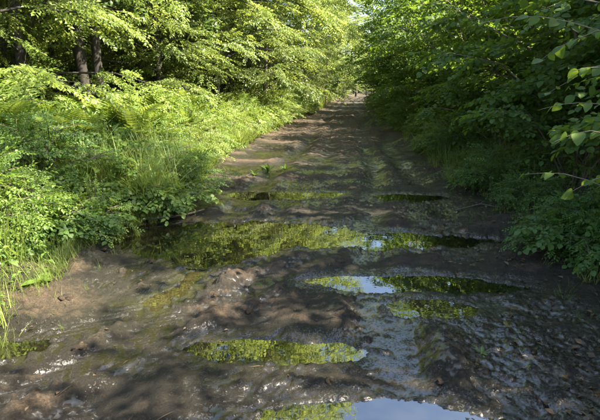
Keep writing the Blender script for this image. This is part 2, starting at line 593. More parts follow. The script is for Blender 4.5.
yr = [-3.0]
while yr[-1] < 140:
    yr.append(yr[-1] + max(0.011, 0.0062 * abs(yr[-1])) if yr[-1] > 1.2 else yr[-1] + 0.15)
yr = np.array(yr)
parts_ = []
off = 0
for rows, ncol, drop in ((yr[yr < 9.6], 500, 0.0), (yr[yr > 9.3], 190, 0.0)):
    u = np.linspace(0, 1, ncol)
    rl, rr_ = left_edge(rows) - 0.75, right_edge(rows) + 0.75
    RX = rl[:, None] + (rr_ - rl)[:, None] * u[None]
    RY = np.repeat(rows[:, None], ncol, 1)
    RZ, RW, RA, RF = road_height(RX, RY)
    RZ = RZ - 0.22 * (1 - sstep(0, 0.05, np.minimum(u, 1 - u)))[None]
    if ncol < 300:
        RZ = RZ - 0.05 * (1 - sstep(9.45, 9.62, RY))      # tucked under the near sheet
    i = (np.arange(len(rows) - 1)[:, None] * ncol + np.arange(ncol - 1)[None, :]).ravel() + off
    Fq = np.concatenate([np.stack([i, i + 1, i + ncol + 1], 1), np.stack([i, i + ncol + 1, i + ncol], 1)])
    parts_.append((np.stack([RX, RY, RZ], -1).reshape(-1, 3), Fq, RW.ravel(), RA.ravel(), RF.ravel()))
    off += RX.size
cc_ = [np.concatenate(q) for q in zip(*parts_)]
road = bpy.data.objects.new('road', mesh_from('road', cc_[0], cc_[1], None, MAT['mud'], True, {'wet': cc_[2], 'algae': cc_[3], 'film': cc_[4]}))
col.objects.link(road)
tag(road, 'churned muddy forest track with wheel ruts and wet hollows', kind='structure')

gx = np.concatenate([np.linspace(-400, -40, 14), np.linspace(-36, -8, 36), np.linspace(-7.6, 7.6, 62), np.linspace(8, 36, 36), np.linspace(40, 400, 14)])
gy = np.concatenate([np.linspace(-120, -8, 14), np.linspace(-7, 40, 130), np.linspace(40.8, 140, 90), np.linspace(145, 600, 16)])
GX_, GY_ = np.meshgrid(gx, gy)
GZ = bank(GX_, GY_)
e = np.minimum(GX_ - left_edge(GY_), right_edge(GY_) - GX_)
GZ = GZ - 0.45 * sstep(-0.45, 0.1, e) * (GY_ < 137)
ground = grid_mesh('ground', GX_, GY_, GZ, MAT['soil'])
tag(ground, 'dark forest floor with soil and leaf litter on both sides of the track', kind='structure')

for (pl, lv, mt, lab), poly in zip(PUD, POLY):
    a = np.array(poly); c = a.mean(0)
    n = 72
    # dense outline, pushed out a little so that the mud itself draws the shore
    P = []
    for i in range(len(a)):
        for t in np.linspace(0, 1, 6, endpoint=False):
            P.append(a[i] * (1 - t) + a[(i + 1) % len(a)] * t)
    P = np.array(P)
    tg = np.roll(P, -1, 0) - np.roll(P, 1, 0)
    ar = 0.5 * np.sum(P[:, 0] * np.roll(P[:, 1], -1) - np.roll(P[:, 0], -1) * P[:, 1])
    nr = norm(np.stack([tg[:, 1], -tg[:, 0]], 1)) * (1 if ar > 0 else -1)
    P = P + nr * 0.10
    me = bpy.data.meshes.new('puddle')
    me.from_pydata([(p[0] - c[0], p[1] - c[1], 0) for p in (P if ar > 0 else P[::-1])], [], [list(range(len(P)))])
    me.materials.append(MAT[mt])
    o = bpy.data.objects.new('puddle', me)
    o.location = (c[0], c[1], lv)
    col.objects.link(o)
    tag(o, lab, 'puddle', 'puddles along the muddy track')


# ------------------------------------------------------------------ leaf and plant templates
def leaf_lo(L, W, fold=0.16, droop=0.12):
    v = np.array([(0, 0, 0), (W / 2, .42 * L, fold * W), (0, L, -droop * L), (-W / 2, .42 * L, fold * W), (0, .45 * L, 0.02 * L)])
    f = np.array([(0, 1, 4), (4, 1, 2), (0, 4, 3), (4, 2, 3)])
    return v, f


def leaf_hi(L, W, fold=0.18, droop=0.16, prof=((.0, .0), (.14, .34), (.38, .5), (.62, .47), (.82, .27), (1.0, 0))):
    v, f = [], []
    n = len(prof)
    for t, w in prof:
        z = -droop * L * t * t
        v += [(-w * W, t * L, z + fold * w * W + 0.012 * L * math.sin(9 * t)), (0, t * L, z), (w * W, t * L, z + fold * w * W - 0.012 * L * math.sin(8 * t + 1))]
    for i in range(n - 1):
        a, b = i * 3, (i + 1) * 3
        f += [(a, a + 1, b + 1), (a, b + 1, b), (a + 1, a + 2, b + 2), (a + 1, b + 2, b + 1)]
    return np.array(v), np.array(f)


def make_spray(seed, leaf, n=11, length=0.42, ang=52, sizes=(0.65, 1.1), flat=14, twig=True):
    """a twig along +Y with leaves set alternately in a flat plane"""
    r = np.random.RandomState(seed)
    mb = MB()
    lv, lf = leaf
    pts = np.array([(0.03 * math.sin(3 * t + seed), t * length, -0.10 * length * t * t) for t in np.linspace(0, 1, 4)])
    if twig:
        tube(mb, pts, np.linspace(0.0035, 0.0012, 4), 3, 0.1)
    P, D, S, T, UP = [], [], [], [], []
    for i in range(n):
        t = (i + 0.8) / n
        p = np.array([np.interp(t, np.linspace(0, 1, 4), pts[:, k]) for k in range(3)])
        sgn = 1 if i % 2 else -1
        a = R(ang + r.uniform(-15, 15)) * sgn if i < n - 1 else R(r.uniform(-10, 10))
        tilt = R(r.normal(-6, flat))
        d = np.array([math.sin(a) * math.cos(tilt), math.cos(a) * math.cos(tilt), math.sin(tilt)])
        P.append(p); D.append(d); S.append(r.uniform(*sizes)); T.append(r.uniform(-0.22, 0.22))
        UP.append(norm(np.array([r.normal(0, .28), r.normal(0, .28), 1.0])))
    instance(mb, lv, lf, np.zeros(len(lv)), frames(np.array(D), np.array(UP)), np.array(S), np.array(P), np.array(T))
    return mb.arrays()


BEECH = [make_spray(10 + i, leaf_lo(0.085, 0.050), 12, 0.44) for i in range(4)]
FINE = [make_spray(20 + i, leaf_lo(0.105, 0.045), 10, 0.5, 45) for i in range(4)]
HAZEL = [make_spray(30 + i, leaf_hi(0.105, 0.088, prof=((.0, .05), (.12, .34), (.36, .5), (.62, .46), (.83, .25), (1.0, 0))), 8, 0.46, 55, (0.6, 1.12), 18) for i in range(5)]
HAZEL_LO = [make_spray(40 + i, leaf_lo(0.115, 0.092), 8, 0.46, 55, (0.6, 1.12), 18) for i in range(5)]


def scatter_sprays(mb, P, D, set_, sc, rng, tint=(0.5, 0.14), droop=0.15, roll=0.25):
    P = np.array(P); D = norm(np.array(D))
    D = D + rng.normal(0, 0.12, D.shape)
    D[:, 2] -= droop
    up = np.array([0, 0, 1.0]) + rng.normal(0, roll, (len(P), 3))
    Rm = frames(D, up)
    S = rng.uniform(0.75, 1.2, len(P)) * sc
    T = rng.normal(tint[0], tint[1], len(P))
    which = rng.randint(0, len(set_), len(P))
    for k in range(len(set_)):
        m = which == k
        if m.any():
            tv, tf, tt = set_[k]
            instance(mb, tv, tf, tt, Rm[m], S[m], P[m], T[m])


def poly_at(pts, t):
    n = len(pts) - 1
    f = min(max(t, 0), 0.9999) * n
    i = int(f)
    return pts[i] * (1 - (f - i)) + pts[i + 1] * (f - i), pts[i + 1] - pts[i]


def arm(p0, d, L, rise, droop, rng, n=6, wob=0.05):
    """a curved limb: leaves along d, rises, then droops"""
    d = norm(d)
    out = []
    for t in np.linspace(0, 1, n):
        q = p0 + d * L * t + np.array([0, 0, 1]) * (rise * t - droop * t * t) * L
        if t > 0:
            q = q + rng.normal(0, wob * L * 0.3, 3)
        out.append(q)
    return np.array(out)


def grow(limbs, wood, leaves, rng, set_, n_sub, n_spray, sc, t0=0.25, sub_len=0.42, tint=(0.5, 0.14), droop=0.15, roll=0.25, sub_w=0.006):
    P, D = [], []
    for pts in limbs:
        L = np.linalg.norm(pts[-1] - pts[0])
        for j in range(n_sub):
            t = t0 + (1 - t0) * (j + rng.rand()) / n_sub
            p, d = poly_at(pts, t)
            d = norm(d)
            a = rng.choice([-1, 1]) * R(rng.uniform(30, 75))
            dd = np.array([d[0] * math.cos(a) - d[1] * math.sin(a), d[0] * math.sin(a) + d[1] * math.cos(a), d[2] * 0.4 + rng.normal(0.02, 0.16)])
            sl = max(0.35, L * sub_len * (1.1 - 0.6 * t) * rng.uniform(0.7, 1.2))
            sp = arm(p, dd, sl, 0.12, 0.28, rng, 4)
            tube(wood, sp, np.linspace(sub_w, sub_w * 0.35, 4), 3)
            for k in range(n_spray):
                tt = 0.18 + 0.85 * (k + rng.rand()) / n_spray
                q, e = poly_at(sp, tt)
                e = norm(e)
                b = rng.choice([-1, 1]) * R(rng.uniform(15, 60)) if k < n_spray - 1 else 0
                P.append(q); D.append((e[0] * math.cos(b) - e[1] * math.sin(b), e[0] * math.sin(b) + e[1] * math.cos(b), e[2] * 0.5))
        q, e = poly_at(pts, 0.99)
        P.append(q); D.append(norm(e))
    scatter_sprays(leaves, P, D, set_, sc, rng, tint, droop, roll)


def make_tree(name, seed, H, r0, base, spread, n_limb, n_sub, n_spray, set_, sc, mat, lean=(0, 0), up=0.55, twin=False, taper_top=0.3, tint=(0.5, 0.14), bark='bark', bias=None):
    rng = np.random.RandomState(seed)
    wood, leaves = MB(), MB()
    root = empty(name)
    n = 12
    zs = np.linspace(0, 1, n)
    px = lean[0] * zs ** 1.6 * H + 0.05 * H * 0.3 * np.sin(zs * 5 + seed)
    py = lean[1] * zs ** 1.6 * H + 0.05 * H * 0.3 * np.sin(zs * 4 + seed * 2)
    pts = np.stack([px - px[0], py - py[0], zs * H - 0.15], 1)
    rad = r0 * (1 - 0.9 * zs ** 0.9) + r0 * 0.5 * np.exp(-zs * H / 0.25)
    tube(wood, pts, rad, 10)
    limbs = []
    for i in range(n_limb):
        uu = (i + rng.rand()) / n_limb
        z = base + (0.97 - base) * uu
        p, _ = poly_at(pts, z)
        a = i * 2.4 + rng.uniform(-.5, .5)
        d = np.array([math.cos(a), math.sin(a), 0])
        L = spread * (1 - (1 - taper_top) * uu ** 1.3) * rng.uniform(0.75, 1.15)
        if bias is not None:
            L *= 1 + 0.45 * float(np.dot(d[:2], bias))
        lp = arm(p, d, L, up * (0.5 + uu), 0.35 * (1.3 - uu), rng)
        tube(wood, lp, np.linspace(max(0.012, r0 * 0.28 * (1 - uu * 0.6)), 0.006, 6), 5)
        limbs.append(lp)
    grow(limbs, wood, leaves, rng, set_, n_sub, n_spray, sc, tint=tint, roll=0.5, droop=0.22)
    wood.build('trunk', MAT[bark], root)
    leaves.build('crown', MAT[mat], root, smooth=False)
    return root


def make_bush(name, seed, n_stem, H, spread, n_sub, n_spray, set_, sc, mat, t0=0.12, tint=(0.5, 0.14), bark='bark_pale', sub_len=0.42, side=None):
    rng = np.random.RandomState(seed)
    wood, leaves = MB(), MB()
    root = empty(name)
    limbs = []
    for i in range(n_stem):
        a = i * 2.4 + rng.uniform(-.4, .4)
        o = rng.uniform(0.15, 1.0)
        d = np.array([math.cos(a) * o, math.sin(a) * o])
        if side is not None:
            d = d + np.array(side) * rng.uniform(0.1, 0.6)
        p0 = np.array([math.cos(a) * 0.16, math.sin(a) * 0.16, -0.1])
        h = H * rng.uniform(0.65, 1.05) * (1.05 - 0.45 * o)
        pts = []
        for t in np.linspace(0, 1, 8):
            q = p0 + np.array([d[0] * spread * t ** 1.5, d[1] * spread * t ** 1.5, h * (1 - (1 - t) ** 1.6) - 0.10 * h * o * t ** 3])
            pts.append(q + (rng.normal(0, 0.03 * h * 0.5, 3) if t > 0 else 0))
        pts = np.array(pts)
        tube(wood, pts, np.linspace(0.032, 0.006, 8) * (H / 5), 6)
        limbs.append(pts)
    grow(limbs, wood, leaves, rng, set_, n_sub, n_spray, sc, t0=t0, tint=tint, sub_len=sub_len, roll=0.45, droop=0.2)
    wood.build('stem', MAT[bark], root)
    leaves.build('crown', MAT[mat], root, smooth=False)
    return root


def place(proto, x, y, rz, sc=1.0, label=None, group=None, mat=None, cat=None, z=None, first=False):
    o = proto if first else copy_tree(proto)
    o.location = (x, y, float(bank(x, y)) - 0.02 if z is None else z)
    o.rotation_euler = (0, 0, rz)
    o.scale = (sc,) * 3 if not hasattr(sc, '__len__') else sc
    tag(o, label, cat, group)
    if mat:
        for ch in o.children:
            if ch.name.startswith('crown'):
                ch.material_slots[0].link = 'OBJECT'
                ch.material_slots[0].material = MAT[mat]
    return o


rnd = random.Random(3)

# ------------------------------------------------------------------ trees on the left
T_A = make_tree('beech_tree', 101, 11, 0.15, 0.08, 3.5, 34, 10, 8, BEECH, 1.15, 'beech', up=0.75, taper_top=0.4)
T_B = make_tree('beech_tree', 102, 12.5, 0.17, 0.12, 3.7, 34, 10, 8, BEECH, 1.2, 'beech', up=0.8, taper_top=0.45)
T_C = make_tree('young_tree', 103, 7.5, 0.08, 0.16, 2.4, 30, 9, 8, FINE, 1.1, 'lime', bark='bark_pale', up=0.8, taper_top=0.4)
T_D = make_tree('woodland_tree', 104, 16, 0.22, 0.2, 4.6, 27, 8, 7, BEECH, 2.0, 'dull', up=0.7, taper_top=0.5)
T_F = make_bush('understorey_beech', 105, 14, 5.2, 3.0, 12, 9, BEECH, 1.1, 'beech', t0=0.10, sub_len=0.45, bark='bark')
T_G = make_bush('understorey_beech', 106, 13, 4.2, 2.7, 11, 8, BEECH, 1.2, 'beech', t0=0.08, sub_len=0.45, bark='bark')
T_L = make_tree('leaning_beech', 107, 13.5, 0.17, 0.30, 3.6, 30, 9, 8, BEECH, 1.45, 'beech', lean=(0.20, 0.0), up=0.7, taper_top=0.55)
ti = dict(L=T_L, A=T_A, B=T_B, C=T_C, D=T_D, F=T_F, G=T_G)
used = set()


def tree(k, x, y, sc, label, group=None, mat=None, rz=None, cat='tree'):
    f = k not in used
    used.add(k)
    return place(ti[k], x, y, rnd.uniform(0, 6.28) if rz is None else rz, sc, label, group, mat, cat, first=f)


def left_px(px, y):
    return AT(px, 120, y).x


tree('A', left_px(-25, 7.6), 7.6, 0.95, 'leafy tree at the left edge with layered sunlit sprays over the ferns', mat='lime', rz=4.0)
tree('A', left_px(30, 9.0), 9.0, 0.8, 'small leafy tree with bright sprays left of the twin dark trunks', mat='lime', rz=2.0)
tree('B', left_px(60, 12.5), 12.5, 0.9, 'broad sunlit tree behind the twin dark trunks', mat='beech')
tree('A', left_px(165, 13.5), 13.5, 0.9, 'sunlit tree with low boughs just behind the bracken ferns', mat='beech')
tree('B', left_px(215, 17), 17, 0.95, 'full leafy tree in the middle of the sunny tree line', mat='beech')
tree('C', left_px(262, 19.5), 19.5, 1.05, 'slender yellow green young tree beside the tall verge grass', mat='beech')
tree('A', left_px(262, 25), 25, 1.0, 'tall leafy tree behind the slender young tree', mat='dull')
tree('C', left_px(308, 30), 30, 1.15, 'bright lime green young tree near the bend of the track', mat='lime')
tree('B', left_px(300, 38), 38, 1.1, 'tall sunlit tree behind the bright lime green young tree', mat='beech')
tree('C', left_px(326, 46), 46, 1.15, 'small lime green tree closest to the far end of the track', mat='lime')
for i, (x, y, k, s) in enumerate([(-2.8, 58, 'B', 1.0), (-1.5, 74, 'A', 1.1), (0.5, 92, 'B', 1.1), (3, 112, 'A', 1.2), (8, 128, 'B', 1.2), (14, 135, 'A', 1.2), (-6, 100, 'D', 1.0), (3, 150, 'D', 1.1), (12, 152, 'D', 1.1), (-8, 128, 'D', 1.1)]):
    tree(k, x, y, s, 'distant leafy tree closing the view at the far end of the track', 'distant trees at the end of the track', mat=('beech', 'lime', 'beech')[i % 3])
# the shaded wood behind
deep = []
for row, (x0, n) in enumerate([(-9.5, 9), (-14, 9), (-19, 8), (-26, 8), (-34, 7)]):
    for i in range(n):
        deep.append((x0 + rnd.uniform(-1.6, 1.6) - i * 0.25, 9 + i * 6.0 + rnd.uniform(-2, 2) + row * 1.5))
for x, y in deep:
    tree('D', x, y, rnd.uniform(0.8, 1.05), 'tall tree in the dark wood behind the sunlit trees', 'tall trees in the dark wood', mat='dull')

for px, y, sc, rz, lab in ((150, 14.8, 0.95, 0.0, 'nearest tall beech leaning from the left bank over the track'), (225, 18.5, 1.05, 0.15, 'tall leaning beech rising from the middle of the left tree line'),
                           (262, 24, 1.1, -0.1, 'tall leaning beech rising behind the slender young tree'), (288, 31, 1.2, 0.1, 'tall leaning beech rising beside the bright lime green young tree'),
                           (312, 43, 1.25, 0.0, 'farthest tall beech leaning over the narrow end of the track')):
    tree('L', left_px(px, y), y, sc, lab, mat='lime', rz=rz)
tree('L', -2.9, 60, 1.4, 'last leaning tree arching over the far end of the track', mat='lime', rz=0.1)
# bushy undergrowth trees that close the wood below the crowns
tree('F', left_px(20, 9.6), 9.6, 0.9, 'bushy sunlit beech filling the gap left of the twin dark trunks', mat='beech', cat='bush')
tree('G', left_px(150, 14.5), 14.5, 1.0, 'bushy beech with sunlit leaves right of the twin dark trunks', mat='beech', cat='bush')
tree('F', left_px(195, 15.5), 15.5, 1.0, 'large bushy beech behind the tall grass of the left verge', mat='beech', cat='bush')
tree('G', left_px(235, 20), 20, 1.1, 'bushy beech just left of the slender young tree', mat='beech', cat='bush')
tree('F', left_px(275, 27), 27, 1.0, 'bushy beech left of the bright lime green young tree', mat='beech', cat='bush')
tree('G', left_px(290, 34), 34, 1.2, 'bushy beech behind the bright lime green young tree', mat='beech', cat='bush')
tree('F', left_px(325, 52), 52, 1.2, 'bushy beech at the last bend of the left verge', mat='lime', cat='bush')
for i in range(44):
    y = 8 + i * 1.6
    x = float(left_edge(y)) - rnd.uniform(5.5, 8.5) - 4.5 * (i % 3)
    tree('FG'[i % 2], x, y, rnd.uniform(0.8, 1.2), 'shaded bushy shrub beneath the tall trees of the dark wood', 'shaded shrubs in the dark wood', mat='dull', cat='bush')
for i in range(14):
    y = 54 + i * 5
    tree('FG'[i % 2], float(left_edge(y)) - 1.4 - 0.5 * (i % 2), y, 1.1 + 0.03 * i, 'distant bushy shrub hugging the left side of the far track', 'distant shrubs along the far track', mat=('lime', 'beech')[i % 2], cat='bush')
for i in range(16):
    y = 10 + i * 5
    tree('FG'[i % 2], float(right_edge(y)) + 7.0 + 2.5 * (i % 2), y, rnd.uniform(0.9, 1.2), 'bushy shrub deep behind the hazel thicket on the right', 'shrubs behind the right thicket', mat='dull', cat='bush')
for i in range(9):
    tree('FG'[i % 2], -5 + i * 3.2, 118 + (i % 3) * 6, 1.5, 'far bushy shrub closing the end of the track', 'far shrubs at the end of the track', mat='beech', cat='bush')

# the twin dark trunks
tw = empty('twin_trunk_tree', (left_px(95, 10.8), 10.8, 0.3))
tag(tw, 'dark tree with two close upright trunks rising behind the bracken', 'tree')
for dx, lean, r, k in ((-0.13, -0.02, 0.15, 1), (0.19, 0.015, 0.12, 2)):
    mb = MB()
    zs = np.linspace(0, 9, 26)
    p = np.stack([dx + lean * zs + 0.05 * np.sin(zs * 0.9 + k), 0.05 * np.cos(zs * 0.7 + k * 2), zs - 0.3], 1)
    tube(mb, p, r * (1 - 0.055 * zs) + 0.10 * np.exp(-zs / 0.22), 16)
    mb.build('trunk', MAT['bark'], tw)
rng = np.random.RandomState(77)
wood, lv_ = MB(), MB()
lim = []
for i in range(22):
    z = 3.4 + 5.2 * i / 22
    a = i * 2.4
    p0 = np.array([0.0, 0, z])
    lim.append(arm(p0, (math.cos(a), math.sin(a), 0), rng.uniform(1.8, 3.4), 0.5, 0.4, rng))
    tube(wood, lim[-1], np.linspace(0.035, 0.006, 6), 5)
grow(lim, wood, lv_, rng, BEECH, 8, 7, 1.0)
wood.build('branch', MAT['bark'], tw)
lv_.build('crown', MAT['beech'], tw, smooth=False)

# ------------------------------------------------------------------ hazels and trees on the right
H_A = make_bush('hazel_bush', 201, 15, 4.8, 2.4, 11, 8, HAZEL, 1.0, 'hazel', t0=0.08)
H_B = make_bush('hazel_bush', 202, 16, 5.8, 2.5, 12, 8, HAZEL_LO, 1.1, 'hazel', t0=0.06)
H_C = make_bush('hazel_bush', 203, 13, 3.0, 1.9, 10, 7, HAZEL, 0.95, 'hazel', t0=0.04)
T_E = make_tree('woodland_tree', 204, 9.5, 0.13, 0.16, 3.1, 26, 8, 5, HAZEL_LO, 1.1, 'hazel')
hz = dict(A=H_A, B=H_B, C=H_C, E=T_E)
usedh = set()


def hazel(k, x, y, sc, label, group=None, mat=None, rz=None, cat='bush'):
    f = k not in usedh
    usedh.add(k)
    return place(hz[k], x, y, rnd.uniform(0, 6.28) if rz is None else rz, sc, label, group, mat, cat, first=f)


hazel('A', 4.1, 5.6, 0.95, 'dense dark hazel bush leaning over the near right edge of the track')
hazel('C', 3.5, 4.4, 0.8, 'low hazel bush with large leaves at the right edge of the photo')
hazel('A', 3.9, 8.4, 1.0, 'dense hazel bush second along the right verge')
hazel('C', 3.25, 7.2, 0.75, 'low shaded hazel bush drooping onto the right verge herbs')
hazel('B', 4.0, 11.5, 1.0, 'tall hazel bush third along the right verge')
hazel('C', 3.2, 10.4, 0.8, 'low hazel bush drooping beside the pale grass of the right verge')
hazel('C', 3.3, 13.4, 0.95, 'low hazel bush filling the foot of the right thicket behind the grass')
hazel('C', 3.2, 17.5, 1.0, 'low far hazel bush under the arching hazel of the right verge')
hazel('C', 3.1, 23, 1.1, 'low hazel bush before the track narrows')
hazel('B', 3.7, 15.5, 1.05, 'tall hazel bush arching over the middle of the right verge')
hazel('B', 3.5, 20.5, 1.1, 'tall hazel bush arching over the far part of the right verge')
hazel('A', 3.0, 26, 1.15, 'hazel bush leaning over the track where it narrows')
for i, (x, y, k, s) in enumerate([(3.2, 33, 'B', 1.2), (3.0, 41, 'B', 1.3), (3.0, 50, 'A', 1.4), (4.2, 60, 'B', 1.2), (6.2, 72, 'B', 1.2), (8.8, 86, 'B', 1.3), (11.5, 100, 'B', 1.3)]):
    hazel(k, x, y, s, 'far hazel bush closing in on the right side of the distant track', 'far hazel bushes along the distant track')
for i, (x, y, k, s) in enumerate([(6.2, 7.4, 'B', 1.0), (6.6, 11, 'B', 1.1), (6.0, 15, 'B', 1.2), (6.3, 19.5, 'B', 1.3), (5.8, 25, 'B', 1.3), (5.6, 31, 'B', 1.3), (5.5, 38, 'B', 1.4), (6, 46, 'B', 1.4), (9, 9, 'B', 1.2), (9.5, 14, 'B', 1.2), (9, 20, 'B', 1.3), (9, 27, 'B', 1.3)]):
    hazel(k, x, y, s, 'shaded hazel bush in the second rank of the right thicket', 'second rank of the right thicket')
for x, y, s in ((4.9, 1.2, (0.85, 0.85, 1.15)), (5.1, 3.4, (0.8, 0.8, 1.0)), (5.3, -1.2, (0.9, 0.9, 1.3)), (5.6, 7.0, (0.9, 0.9, 1.5))):
    hazel('B', x, y, s, 'tall narrow hazel of the right thicket shading the near track', 'tall hazels shading the near track')
for i, (x, y, s) in enumerate([(5.7, 4.9, 1.25), (7.2, 13.5, 0.8), (6.6, 20.5, 0.8), (4.2, 31, 1.2), (3.6, 26.5, 1.3), (3.3, 40, 1.3), (4.6, 39, 1.0), (5.0, 47, 1.0), (9, 64, 1.1), (13, 84, 1.1)]):
    hazel('E', x, y, s, 'leafy tree rising out of the hazel thicket on the right', 'trees of the right thicket', cat='tree')
for i in range(18):
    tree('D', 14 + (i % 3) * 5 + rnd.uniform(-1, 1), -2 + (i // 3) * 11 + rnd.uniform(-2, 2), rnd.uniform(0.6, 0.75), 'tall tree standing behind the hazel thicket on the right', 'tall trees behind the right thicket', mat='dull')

# ------------------------------------------------------------------ the near overhanging hazel with single leaves
nh = empty('overhanging_hazel', (3.1, 2.9, 0.15))
tag(nh, 'near hazel whose large sunlit leaves hang into the upper right corner', 'bush')
LEAF_MESH = []
for i in range(4):
    v, f = leaf_hi(0.105 + 0.006 * i, 0.088 + 0.004 * (i % 2), 0.14 + 0.05 * i, 0.1 + 0.07 * i,
                   tuple((k / 16, (0.04 if k == 0 else 0.0 if k == 16 else 0.5 * math.sin(math.pi * (k / 16) ** 0.72) ** 0.72 * (1.05 if k % 2 else 0.93))) for k in range(17)))
    LEAF_MESH.append(mesh_from('leaf', v, f, np.full(len(v), 0.35 + 0.2 * i), MAT['hazel'], True))
stems = MB()
base_pts = [np.array([(0, 0, -0.2), (-0.1, 0.1, 0.7), (-0.35, 0.25, 1.5), (-0.8, 0.4, 2.1)]),
            np.array([(0.1, 0.1, -0.2), (0.1, 0.5, 0.8), (-0.1, 1.0, 1.8), (-0.7, 1.5, 2.6)]),
            np.array([(0.1, -0.1, -0.2), (0.0, 0.2, 0.5), (-0.3, 0.5, 0.8), (-0.75, 0.7, 1.0)])]
for p in base_pts:
    tube(stems, p, np.linspace(0.03, 0.012, 4), 7)
stems.build('stem', MAT['bark_pale'], nh)
NB = [  # start pixel/distance -> end pixel/distance of each leafy twig
    ((640, 40, 3.1), (480, 22, 3.7), 18), ((640, 10, 3.4), (400, -4, 4.2), 22), ((640, 95, 2.9), (572, 70, 3.0), 9),
    ((640, 150, 2.8), (556, 140, 2.9), 10), ((640, 178, 3.0), (566, 196, 3.1), 9), ((640, 30, 3.0), (540, 60, 3.3), 12),
    ((650, -20, 3.1), (470, -25, 3.6), 16), ((640, 120, 3.3), (540, 110, 3.6), 11), ((640, 60, 3.6), (548, 92, 3.9), 12), ((640, 200, 3.4), (520, 175, 3.9), 12)]
rng = np.random.RandomState(12)
nhl = nh.location
for (a, b, n) in NB:
    p0, p1 = np.array(AT(*a)), np.array(AT(*b))
    st = min(base_pts, key=lambda q: np.linalg.norm(q[-1] + np.array(nhl) - p0))[-1] + np.array(nhl)
    pts = [st, (st + p0) / 2 + np.array([0, 0, .06])]
    for t in np.linspace(0, 1, 6):
        pts.append(p0 * (1 - t) + p1 * t + np.array([0, 0, 0.07 * math.sin(math.pi * t)]) + rng.normal(0, .008, 3))
    pts = np.array(pts)
    mb = MB()
    tube(mb, pts - np.array(nhl), np.linspace(0.007, 0.0018, len(pts)), 5)
    bo = mb.build('branch', MAT['bark_pale'], nh)
    d0 = norm(p1 - p0)
    for k in range(n):
        t = (k + 0.6) / n
        q, dd = poly_at(pts[2:], t)
        s = 1 if k % 2 else -1
        ang = R(rng.uniform(20, 95)) * s
        t = min(1.0, max(0.0, t + rng.normal(0, 0.05)))
        q, dd = poly_at(pts[2:], t)
        d = norm(dd)
        dx = np.array([d[0] * math.cos(ang) - d[1] * math.sin(ang), d[0] * math.sin(ang) + d[1] * math.cos(ang), rng.uniform(-0.9, 0.05)])
        fr = frames(dx[None], (np.array([0, 0, 1.0]) + rng.normal(0, .5, 3))[None])[0]
        o = bpy.data.objects.new('leaf', LEAF_MESH[rng.randint(4)])
        sc = rng.uniform(0.38, 0.82)
        M4 = Matrix([[*fr[r], q[r] - nhl[r]] for r in range(3)] + [[0, 0, 0, 1]]) @ Matrix.Scale(sc, 4)
        o.parent = bo
        o.matrix_local = M4
        col.objects.link(o)

# ------------------------------------------------------------------ ferns
def frond_mesh(seed, L):
    r = np.random.RandomState(seed)
    mb = MB()
    ts = np.linspace(0, 1, 12)
    curve = np.stack([0.05 * L * np.sin(ts * 3 + seed), L * (0.62 * ts ** 1.4), L * (0.98 * ts - 0.42 * ts ** 2.6)], 1)
    tube(mb, curve, np.linspace(0.006, 0.001, 12), 4, 0.55)
    n = 20
    P, D, S, T = [], [], [], []
    for i in range(n):
        t = 0.16 + 0.83 * i / n
        p, d = poly_at(curve, t)
        d = norm(d)
        w = L * 0.30 * math.sin(math.pi * min(1, (1.02 - t) * 1.05) ** 0.75 * 0.62) * (0.55 + 0.45 * min(1, (t - 0.1) * 4))
        for s in (-1, 1):
            side = np.array([s, 0, 0]) * 0.92 + d * 0.38 + np.array([0, 0, -0.08])
            P.append(p); D.append(side); S.append((w * 0.62, w, w)); T.append(r.uniform(0.35, 0.75))
    # one pinna: a toothed narrow leaflet of unit length
    v, f = [], []
    m = 9
    for k in range(m + 1):
        y0 = k / m
        wd = (0.17 * (1 - y0) ** 0.8 + 0.01) * (1.18 if k % 2 else 0.72)
        v += [(-wd, y0 + (0.03 if k % 2 else 0), -0.02), (0, y0, 0.012), (wd, y0 + (0.03 if k % 2 else 0), -0.02)]
        if k < m:
            b = k * 3
            f += [(b, b + 1, b + 4), (b, b + 4, b + 3), (b + 1, b + 2, b + 5), (b + 1, b + 5, b + 4)]
    tv, tf = np.array(v), np.array(f)
    Rm = frames(np.array(D), np.tile(np.array([0, -0.3, 1.0]), (len(P), 1)))
    instance(mb, tv, tf, np.zeros(len(tv)), Rm, np.array(S), np.array(P), np.array(T))
    return mb.mesh('frond', MAT['fern'], False)


FR = [frond_mesh(i, 0.95 + 0.1 * i) for i in range(4)]


def fern(x, y, sc, label, group):
    e = empty('bracken_fern', (x, y, float(bank(x, y)) - 0.03), rnd.uniform(0, 6.28), sc)
    tag(e, label, 'fern', group)
    n = rnd.randint(7, 9)
    for i in range(n):
        o = bpy.data.objects.new('frond', FR[rnd.randrange(4)])
        col.objects.link(o)
        o.parent = e
        s = rnd.uniform(0.75, 1.1)
        o.scale = (s, s, s)
        o.rotation_euler = Euler((R(rnd.uniform(-2, 28)), R(rnd.uniform(-14, 14)), i * 6.283 / n + rnd.uniform(-.3, .3)))


for i in range(46):
    y = rnd.uniform(5.6, 13.5)
    x = float(left_edge(y)) - rnd.uniform(0.9, 4.2) - (0.5 if y < 8 else 0)
    fern(x, y, rnd.uniform(0.9, 1.35), 'bright green bracken fern among others on the left bank below the trees', 'bracken ferns on the left bank')
for i in range(10):
    y = rnd.uniform(13.5, 24)
    x = float(left_edge(y)) - rnd.uniform(1.0, 3.5)
    fern(x, y, rnd.uniform(1.0, 1.4), 'distant bracken fern behind the tall grass of the left verge', 'distant bracken ferns')

